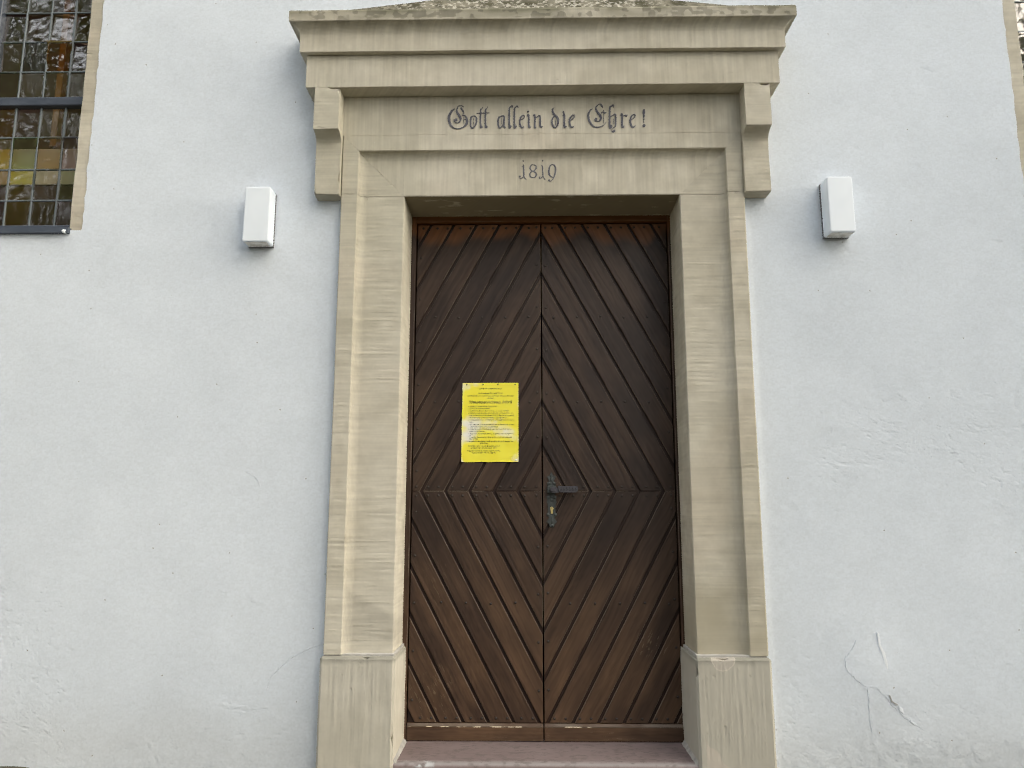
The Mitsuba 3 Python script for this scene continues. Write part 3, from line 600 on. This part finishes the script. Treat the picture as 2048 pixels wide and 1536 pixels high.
def stroke(pts):
    p = np.asarray(pts, float)
    if len(p) > 2:
        tt = np.arange(len(p)); f = np.arange(0, len(p) - 1 + 1e-9, 1 / 5)
        from scipy.interpolate import CubicSpline
        p = np.stack([CubicSpline(tt, p[:, 0])(f), CubicSpline(tt, p[:, 1])(f), np.interp(f, tt, p[:, 2])], 1)
    discs = [Point(x, z).buffer(max(w, 1.0) / 2, 4) for x, z, w in p]
    return unary_union([MultiPoint(list(a.exterior.coords) + list(b.exterior.coords)).convex_hull for a, b in zip(discs, discs[1:])])
for name, strokes in INSCRIPTION.items():
    g = unary_union([stroke(s) for s in strokes]).buffer(0.3).simplify(0.25)
    g = affinity.scale(g, 0.001, 0.001, origin=(0, 0))
    y = YB if name.startswith('digit') else YA
    obj('_'.join(w for w in name.split('_') if not w.isdigit()), extrude_xz(g, y - 0.0022, y + 0.004), 'letter_paint', f'{portal}__{"year" if name.startswith("digit") else "inscription"}', smooth=False)
labels[f'{portal}__inscription'] = {'label': 'dark blackletter inscription reading Gott allein die Ehre!'}
labels[f'{portal}__year'] = {'label': 'dark numerals reading 1819 on the lintel'}

# ---------------------------------------------------------------- door step
step = thing('door_step', 'worn reddish sandstone step below the wooden door', 'step')
sp = [(0.31, 0.053), (-0.03, 0.049), (-0.046, 0.046), (-0.056, 0.038), (-0.060, 0.028), (-0.060, -0.12), (0.31, -0.12)]
m = trimesh.creation.extrude_polygon(Polygon(sp), 1.0, engine='earcut'); v = m.vertices.copy()
m.vertices = np.stack([np.where(v[:, 2] > 0.5, 0.657, -0.657), v[:, 0], v[:, 1]], 1); trimesh.repair.fix_normals(m)
scene[step] = mikit.ply(rough(m, 0.03, 0.0022, 9, 61, 2), 'red_sandstone', smooth=30)

# ---------------------------------------------------------------- door frame and leaves
frame = thing('door_frame', 'dark brown wooden door frame set into the stone doorway', 'door frame')
XL, XR, XM = -0.645, 0.6555, 0.0015
ZB, ZT = 0.057, 2.606
YF, YL = 0.245, 0.270
obj('post', box(-0.70, XL - 0.005, YF, 0.33, 0.03, 2.68, 0.002), 'oak_upright', frame)
obj('post', box(XR + 0.005, 0.70, YF, 0.33, 0.03, 2.68, 0.002), 'oak_upright', frame)
obj('head', box(XL - 0.0055, XR + 0.0055, YF + 0.001, 0.33, ZT + 0.006, 2.68, 0.002), 'oak_level', frame)

nail = trimesh.creation.icosphere(2, 1.0); nail.vertices *= [0.0062, 0.0042, 0.0062]
nail_ply = mikit.ply(nail, 'nail_iron', smooth=True)
_nails = []
def put_nail(leaf, x, z):
    if any(math.hypot(x - a, z - b) < 0.026 for a, b in _nails): return
    _nails.append((x, z))
    key = f'{leaf}__nail'; n = _used.get(key, 0); _used[key] = n + 1
    scene[key if n == 0 else f'{key}_{n:03d}'] = {**nail_ply, 'to_world': T().translate([x, YL - 0.0005, z])}
def leaf(side, label):
    L = thing('door_leaf', label, 'door')
    s = -1 if side == 'left' else 1
    xi = XM + s * 0.0032; xo = XL if s < 0 else XR
    a, b_ = sorted((xi, xo))
    obj('backing_board', box(a, b_, YL + 0.013, YL + 0.045, ZB, ZT), 'oak_groove', L, smooth=False)
    z1 = 0.134                                # planks stand on the weather board
    G = 0.0076 / (PX * SA)
    rg = random.Random(7 + s)
    for up in (1, -1):
        zlim = (ZT if up > 0 else z1)
        rect = sbox(min(xi * s, xo * s), 0.0011, max(xi * s, xo * s), abs(zlim - ZC))
        for n in range(0, 16):
            lo, hi = n + (G if n else 0), n + 1 - G
            q = Polygon([(lo * PX, 0), (hi * PX, 0), (0, hi * PZ), (0, lo * PZ)]) if n else Polygon([(0, 0), (hi * PX, 0), (0, hi * PZ)])
            q = q.intersection(rect)
            if q.is_empty or q.area < 4e-4 or q.geom_type != 'Polygon': continue
            c = 0.0022
            qi = q.buffer(-c, join_style=2)
            if qi.is_empty: continue
            dy = rg.uniform(-0.0008, 0.0008)
            tr = lambda poly, y: [(x * s, y, ZC + up * z) for x, z in poly.exterior.coords[:-1]]
            m = hull(tr(q, YL + 0.0132) + tr(q, YL + c + dy) + tr(qi, YL + dy))
            rising = (s < 0) == (up > 0)
            obj('plank', m, 'oak_rising' if rising else 'oak_falling', L, smooth=False)
            # nails near the ends of the plank
            co = list(q.exterior.coords)
            for (ax, az), (bx_, bz) in zip(co, co[1:]):
                Ln = math.hypot(bx_ - ax, bz - az)
                straight = abs(ax - bx_) < 1e-6 or abs(az - bz) < 1e-6
                if not straight or Ln < 0.012: continue
                onmid = abs(az) < 0.002 and abs(bz) < 0.002
                inset = 0.020
                spots = (0.5,) if Ln < 0.075 else ((0.024 / Ln, 1 - 0.026 / Ln) if az == bz else (0.18, 0.82))
                cx_, cz_ = q.centroid.x, q.centroid.y
                for f in spots:
                    x, z = ax + (bx_ - ax) * f, az + (bz - az) * f
                    if abs(az - bz) < 1e-6: z += inset * np.sign(cz_ - z)
                    else: x += inset * np.sign(cx_ - x)
                    pnt = Point(x, z)
                    if q.buffer(-0.006).contains(pnt): put_nail(L, x * s, ZC + up * z)
            for zr in (2.105, 1.665, 0.681):
                zz = (zr - ZC) * up
                if zz <= 0: continue
                cut = q.intersection(sbox(-1, zz - 1e-5, 1, zz + 1e-5))
                if cut.is_empty: continue
                x0_, _, x1_, _ = cut.bounds
                if x1_ - x0_ > 0.09: put_nail(L, (x0_ + x1_) / 2 * s, zr + rg.uniform(-0.004, 0.004))
    prof = [(YL + 0.02, ZB), (YL - 0.012, ZB), (YL - 0.012, 0.117), (YL - 0.009, 0.122), (YL - 0.002, 0.1315), (YL + 0.02, 0.1325)]
    obj('weather_board', hull([(x, y, z) for x in (a, b_) for y, z in prof]), 'oak_level', L, smooth=False)
    obj('worn_edge', hull([(x, y, z) for x in (a + 0.002, b_ - 0.002) for y, z in ((YL - 0.0126, 0.1168), (YL - 0.0108, 0.1205), (YL - 0.008, 0.117))]), 'worn_edge', L, smooth=False)
    return L
left_leaf = leaf('left', 'left oak door leaf of diagonal planks with a yellow notice pinned on it')
right_leaf = leaf('right', 'right oak door leaf of diagonal planks, carrying the black iron handle')

# handle plate (half widths in mm at heights in mm from its top)
HX, HZ, K = 0.0462, 1.3105, 0.2226e-3
half = [(185, 3), (205, 20), (235, 32), (252, 26), (258, 52), (268, 76), (285, 104), (297, 108), (310, 84), (325, 78), (345, 66), (365, 58), (385, 50), (395, 72), (410, 88), (432, 96), (452, 92), (462, 98), (474, 66), (482, 92), (500, 104), (560, 106), (640, 100), (665, 70), (690, 70), (702, 96), (722, 110), (750, 112), (775, 100), (800, 98), (825, 104), (846, 116), (858, 112), (868, 92), (900, 90), (980, 86), (1055, 84), (1072, 92), (1088, 110), (1112, 117), (1138, 110), (1155, 84), (1166, 56), (1190, 60), (1215, 78), (1245, 100), (1268, 118), (1284, 112), (1296, 92), (1312, 70), (1330, 58), (1352, 58), (1372, 46), (1388, 24), (1395, 4)]
hp_ = [(w * K, -(y - 185) * K) for y, w in half]
poly = Polygon([(HX + w, HZ + z) for w, z in hp_] + [(HX - w, HZ + z) for w, z in hp_[::-1]]).buffer(0)
HP = f'{right_leaf}__handle_plate'
def dome_plate(poly, y0, th, c):
    return trimesh.util.concatenate([extrude_xz(poly, y0 - th + c, y0), extrude_xz(poly.buffer(-c), y0 - th, y0 - th + c), ])
scene[HP] = mikit.ply(dome_plate(poly, YL, 0.0045, 0.0012), 'forged_iron', smooth=False)
labels[HP] = {'label': 'ornate black iron plate with lever handle and brass lock'}
def bead(x, z, rx, rz, ry, y): 
    m = trimesh.creation.icosphere(2, 1.0); m.vertices = m.vertices * [rx, ry, rz] + [x, y, z]; return m
zz = lambda y: HZ - (y - 185) * K
xx = lambda x: HX + (x - 365) * K
orn = [bead(xx(365 + s * 62), zz(735), 0.009, 0.008, 0.004, YL - 0.004) for s in (-1, 1)] + [bead(xx(365 + s * 78), zz(1112), 0.0075, 0.0075, 0.004, YL - 0.004) for s in (-1, 1)] + \
      [bead(xx(365 + s * 55), zz(430), 0.010, 0.006, 0.004, YL - 0.004) for s in (-1, 1)] + [bead(xx(370), zz(1250), 0.006, 0.016, 0.003, YL - 0.004), bead(xx(366), zz(330), 0.006, 0.014, 0.003, YL - 0.004), bead(xx(372), zz(1355), 0.009, 0.009, 0.004, YL - 0.003), bead(xx(368), zz(790), 0.010, 0.012, 0.003, YL - 0.004)]
for o_ in orn: obj('relief', o_, 'forged_iron', HP, smooth=True)
obj('screw', bead(xx(357), zz(272), 0.0028, 0.0028, 0.002, YL - 0.0048), 'black_iron', HP)
obj('screw', bead(xx(376), zz(1358), 0.0028, 0.0028, 0.002, YL - 0.0075), 'black_iron', HP)
obj('boss', box(xx(268), xx(462), YL - 0.016, YL - 0.003, zz(655), zz(482), 0.004), 'forged_iron', HP)
ring_ = trimesh.creation.cylinder(0.0125, 0.05, sections=28); ring_.apply_transform(trimesh.transformations.rotation_matrix(math.pi / 2, (1, 0, 0))); ring_.apply_translation((xx(378), YL - 0.028, zz(578)))
knob = trimesh.creation.cylinder(0.0085, 0.008, sections=6); knob.apply_transform(trimesh.transformations.rotation_matrix(math.pi / 2, (1, 0, 0))); knob.apply_translation((xx(378), YL - 0.057, zz(578)))
arm = hull([(xx(370), y, z) for y in (YL - 0.050, YL - 0.030) for z in (zz(648), zz(505))] + [(xx(520), y, z) for y in (YL - 0.049, YL - 0.034) for z in (zz(640), zz(540))])
grip = Polygon([(xx(500), zz(497)), (xx(918), zz(497)), (xx(932), zz(512)), (xx(934), zz(585)), (xx(918), zz(622)), (xx(885), zz(640)), (xx(560), zz(638)), (xx(525), zz(612)), (xx(506), zz(560))])
LV = f'{HP}__lever'
scene[LV] = mikit.ply(trimesh.util.concatenate([ring_, knob, arm, extrude_xz(grip, YL - 0.0555, YL - 0.034), extrude_xz(grip.buffer(-0.0014), YL - 0.0570, YL - 0.0555)]), 'grip_iron', smooth=25)
marks = []
for i in range(6):
    x = xx(566 + 63.5 * i)
    r = trimesh.creation.annulus(0.0027, 0.0044, 0.001, sections=20); r.apply_transform(trimesh.transformations.rotation_matrix(math.pi / 2, (1, 0, 0))); r.apply_translation((x, YL - 0.0573, zz(582))); marks.append(r)
    marks.append(box(x - 0.0012, x + 0.0012, YL - 0.0578, YL - 0.0565, zz(568), zz(528)))
obj('lever_mark', trimesh.util.concatenate(marks), 'black_iron', HP, smooth=False)
cyl = unary_union([Point(xx(369), zz(982)).buffer(0.0085), sbox(xx(345), zz(1080), xx(393), zz(990)), Point(xx(369), zz(1078)).buffer(0.0053)])
obj('lock_cylinder', extrude_xz(cyl, YL - 0.0075, YL - 0.003), 'brass', HP, smooth=False)
obj('keyhole', extrude_xz(unary_union([Point(xx(369), zz(966)).buffer(0.0018), sbox(xx(366), zz(985), xx(372), zz(960))]), YL - 0.0080, YL - 0.006), 'black_iron', HP, smooth=False)

# ---------------------------------------------------------------- pinned notice
poster = thing('notice', 'weathered yellow printed notice pinned to the left door leaf', 'notice')
px0, px1, pz0, pz1 = -0.4000, -0.1167, 1.3615, 1.7612
nx, nz2 = 40, 56
gx_, gz_ = np.meshgrid(np.linspace(px0, px1, nx), np.linspace(pz0, pz1, nz2), indexing='ij')
edge = (meshkit.fbm(np.stack([gx_ * 60, gz_ * 60, gx_ * 0], -1), 2, 71) - 0.5) * 0.004
gx2 = gx_ + np.where(gx_ < px0 + 0.004, edge - 0.003 * (pz1 - gz_) / 0.4, 0); gz2 = gz_ + np.where(gz_ < pz0 + 0.004, edge * 0.8, 0)
yy = YL - 0.0040 - 0.0022 * meshkit.fbm(np.stack([gx_ * 7, gz_ * 7, gx_ * 0], -1), 2, 72)
front = np.stack([gx2, yy, gz2], -1).reshape(-1, 3); back = front + [0, 0.0007, 0]
aa, bb = np.meshgrid(np.arange(nx - 1), np.arange(nz2 - 1), indexing='ij'); kk = (aa * nz2 + bb).ravel()
Fp = np.vstack([np.stack([kk, kk + nz2, kk + nz2 + 1], 1), np.stack([kk, kk + nz2 + 1, kk + 1], 1)])
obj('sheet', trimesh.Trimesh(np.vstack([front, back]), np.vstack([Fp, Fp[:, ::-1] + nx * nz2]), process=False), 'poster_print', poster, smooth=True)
sx_, sz_ = (px1 - px0) / 1015.0, (pz1 - pz0) / 1430.0
def line(text, base, width, cap, center=None, left=None, bold=True, heavy=False):
    m = meshkit.text_mesh(text, cap, 0.0005, bold)
    if heavy: m = trimesh.util.concatenate([m.copy().apply_translation((o * cap, 0, 0)) for o in (-0.02, 0.02)])
    b0, b1 = m.bounds
    k = width * sx_ / (b1[0] - b0[0])
    v = m.vertices.copy(); x = (v[:, 0] - b0[0]) * k
    X0 = px0 + ((center - 86) * sx_ - width * sx_ / 2 if center is not None else (left - 86) * sx_)
    xw, zw = X0 + x, pz1 - (base - 52) * sz_ + v[:, 1]
    yq = YL - 0.0040 - 0.0022 * meshkit.fbm(np.stack([xw * 7, zw * 7, xw * 0], -1), 2, 72)
    m.vertices = np.stack([xw, yq - 0.0008 + (0.0006 - v[:, 2]), zw], 1)
    if np.sum(m.face_normals[:, 1] * m.area_faces * (m.triangles_center[:, 1] < m.triangles_center[:, 1].mean())) > 0: m.invert()
    obj('text_line', m, 'poster_ink', poster, smooth=False)
cS, cM = 17 * sz_, 20 * sz_
line('Die Kirche bleibt im Dorf', 167, 400, cM, center=597)
line('Pech gehabt Ihr seid GELB', 252, 440, cM, center=595)
line('2025 zieht sich die Kirche aus ihrer Verantwortung', 299, 822, cM, center=593)
line('zurück!', 342, 120, cM, center=593)
line('Thesenanschlag 2023', 425, 785, 45 * sz_, center=594, heavy=True)
for n_, t_, b_, w_ in (('1.', 'Kirchen sind Zentrum des christlichen Lebens.', 488, 500), ('2.', 'Kirchen sind Teil unserer Identität.', 528, 376), ('3.', 'Unsere Dörfer sind über Jahrhunderte rund um Kirchen entstanden.', 571, 724),
                       ('4.', 'Christliches Leben hängt nicht nur an Gebäuden, aber vielmehr nicht vom', 612, 788), ('', 'Fels, auf dem unsere Kirchen stehen. Kirchen prägen unsere Landschaft.', 653, 800),
                       ('5.', 'Wir wollen in Würde getauft, konfirmiert und getraut werden.', 694, 680), ('6.', 'Kirchengebäude tragen zur Botschaft unserer Religion viel bei und sind', 735, 792), ('', 'Räume.', 776, 68),
                       ('7.', 'Wir rufen auf, unsere Gemeindehäuser zu öffnen und mit den', 818, 795), ('', 'vereinten Kräften neu zu gestalten.', 859, 520), ('8.', 'Unsere Kirche soll im Dorf bleiben, denn sie ist der Ort, an dem wir', 901, 766),
                       ('', 'feiern und auch trauern.', 942, 285), ('9.', 'Die Kirche ist für alle offen und gehört uns allen hier im', 983, 786), ('', 'Ort.', 1014, 32), ('10.', 'Wir wollen, dass auch unsere Kinder noch in ihrer Kirche Gottesdienst', 1046, 762), ('', 'feiern können.', 1077, 146)):
    if n_: line(n_, b_, 14, cS, left=193)
    line(t_, b_, w_, cS, left=219)
line('30 Prozent aller kirchlichen Gebäude sollen den Streichungen zum', 1122, 842, cM, center=588)
line('Opfer fallen!', 1156, 156, cM, center=480)
line('Gemeinsam wird über die Beziehungen und', 1206, 568, cM, center=480)
line('wenigen Orten verschlossenen Türen.', 1241, 480, cM, center=478)
line('Engagiere Dich für den Erhalt unserer Kirchen,', 1291, 596, cM, center=478)
line('solange es noch nicht zu spät ist!', 1327, 430, cM, center=478)
for x, z in ((165, 82), (458, 82), (727, 80), (1040, 80)):
    obj('tack', bead(px0 + (x - 86) * sx_, pz1 - (z - 52) * sz_, 0.0034, 0.0034, 0.002, YL - 0.0065), 'tack_steel', poster)
obj('tack', bead(px0 + (1058 - 86) * sx_, pz1 - (1448 - 52) * sz_, 0.0040, 0.0040, 0.002, YL - 0.0060), 'lamp_white', poster, label='pale tack in the lower right corner')

# ---------------------------------------------------------------- wall lamps
def lamp(x0, x1, z0, z1, label):
    L = thing('wall_lamp', label, 'lamp', 'white box lamps either side of the doorway')
    o, c, bb = [], 0.006, 0.004
    def rr(ins, y):                      # rounded rectangle ring
        r = 0.010; pts = []
        for cx_, cz_, a0 in ((x1 - r, z1 - r, 0), (x0 + r, z1 - r, 90), (x0 + r, z0 + r, 180), (x1 - r, z0 + r, 270)):
            for a in np.radians(a0 + np.linspace(0, 90, 5)): pts.append((cx_ + (r - ins) * math.cos(a), y, cz_ + (r - ins) * math.sin(a)))
        return pts
    body = hull(rr(0.0, -0.0220) + rr(0.0005, -0.094) + rr(0.002, -0.0985) + rr(0.006, -0.1005))
    obj('shade', body, 'lamp_white', L, smooth=40)
    obj('base', box(x0 + 0.002, x1 - 0.002, -0.0215, 0.012, z0 + 0.001, z1 - 0.002), 'lamp_metal', L, smooth=False)
    obj('bottom_panel', box(x0 + 0.010, x1 - 0.010, -0.090, -0.028, z0 - 0.0012, z0 + 0.004), 'lamp_dirt', L, smooth=False)
lamp(-1.4315, -1.3068, 2.387, 2.6645, 'white box shaped wall lamp left of the doorway')
lamp(1.3545, 1.4775, 2.4150, 2.6930, 'white box shaped wall lamp right of the doorway')
del labels['wall_lamp']['group'], labels['wall_lamp_001']['group']

# ---------------------------------------------------------------- trees across the churchyard, mirrored in the panes
def tree(x, y, h, seed, label, leaves=12000):
    r = np.random.default_rng(seed)
    t = thing('tree', label, 'tree')
    def limb(a, b, ra, rb):
        a, b = np.array(a, float), np.array(b, float); d = b - a; d /= np.linalg.norm(d)
        e = np.cross(d, [0.3, 0.7, 0.2]); e /= np.linalg.norm(e); f = np.cross(d, e); ang = np.arange(8) * math.pi / 4
        return loft([[tuple(p + rad * (math.cos(q) * e + math.sin(q) * f)) for q in ang] for p, rad in ((a, ra), ((a + b) / 2 + r.normal(0, 0.04, 3) * h / 8, (ra + rb) / 2), (b, rb))])
    wood = [limb((x, y, -0.1), (x + 0.2, y, h * 0.55), 0.022 * h, 0.012 * h)]
    tips = []
    for i in range(16):
        a = r.uniform(0, 2 * math.pi); z = h * r.uniform(0.25, 0.55); L_ = h * r.uniform(0.18, 0.36)
        p = np.array([x + 0.1, y, z]); q = p + [L_ * math.cos(a), L_ * math.sin(a), L_ * r.uniform(0.4, 1.3)]
        wood.append(limb(p, q, 0.008 * h, 0.003 * h)); tips += [q, (p + q) / 2 + r.normal(0, 0.3, 3)]
    obj('trunk', trimesh.util.concatenate(wood), 'bark', t, smooth=40)
    c = np.vstack([np.array(tips)[r.integers(len(tips), size=150)] + r.normal(0, 0.055 * h, (150, 3))])
    pts = c[r.integers(len(c), size=leaves)] + r.normal(0, 0.028 * h, (leaves, 3))
    s_ = r.uniform(0.07, 0.15, leaves)[:, None]
    a, b = r.normal(size=(leaves, 3)), r.normal(size=(leaves, 3))
    a /= np.linalg.norm(a, axis=1, keepdims=True); b -= a * (a * b).sum(1, keepdims=True); b /= np.linalg.norm(b, axis=1, keepdims=True)
    VV = np.stack([pts - a * s_ * 1.5, pts + b * s_, pts + a * s_ * 1.5, pts - b * s_], 1).reshape(-1, 3)
    k = np.arange(leaves) * 4
    obj('crown', trimesh.Trimesh(VV, np.vstack([np.stack([k, k + 1, k + 2], 1), np.stack([k, k + 2, k + 3], 1)]), process=False), 'leaf', t, smooth=False)
tree(-8.0, -7.0, 12, 1, 'broad tree left of the viewer across the path, mirrored in the left window', 1900)
tree(-11.5, -2.5, 13, 2, 'tree close to the church on the left, outside the view', 6000)
tree(-14.0, -14.0, 20, 5, 'tallest tree behind the viewer, far left across the churchyard', 7000)
tree(-4.5, -17.0, 15, 3, 'tree standing straight behind the viewer, opposite the doorway')
tree(7.2, -6.6, 9, 6, 'tree right of the viewer, mirrored in the right window', 2200)
# unseen leafy screen added behind the viewer to block low sky light
hd = thing('added_hedge', 'long leafy screen added out of view behind the viewer to block low sky', 'added_hedge')
r = np.random.default_rng(77); N = 15000
pts = np.stack([r.uniform(-26, 16, N), -14.5 + r.normal(0, 0.5, N), r.uniform(0, 1, N) ** 0.8 * 3.3], 1)
s_ = r.uniform(0.08, 0.17, N)[:, None]; a, b = r.normal(size=(N, 3)), r.normal(size=(N, 3))
a /= np.linalg.norm(a, axis=1, keepdims=True); b -= a * (a * b).sum(1, keepdims=True); b /= np.linalg.norm(b, axis=1, keepdims=True)
VV = np.stack([pts - a * s_ * 1.4, pts + b * s_, pts + a * s_ * 1.4, pts - b * s_], 1).reshape(-1, 3); k = np.arange(N) * 4
obj('foliage', trimesh.Trimesh(VV, np.vstack([np.stack([k, k + 1, k + 2], 1), np.stack([k, k + 2, k + 3], 1)]), process=False), 'leaf', hd, smooth=False)
obj('twigs', trimesh.util.concatenate([box(x - 0.03, x + 0.03, -14.55, -14.45, -0.1, 2.7) for x in np.arange(-26, 16, 0.6)]), 'bark', hd, smooth=False, kind='stuff')
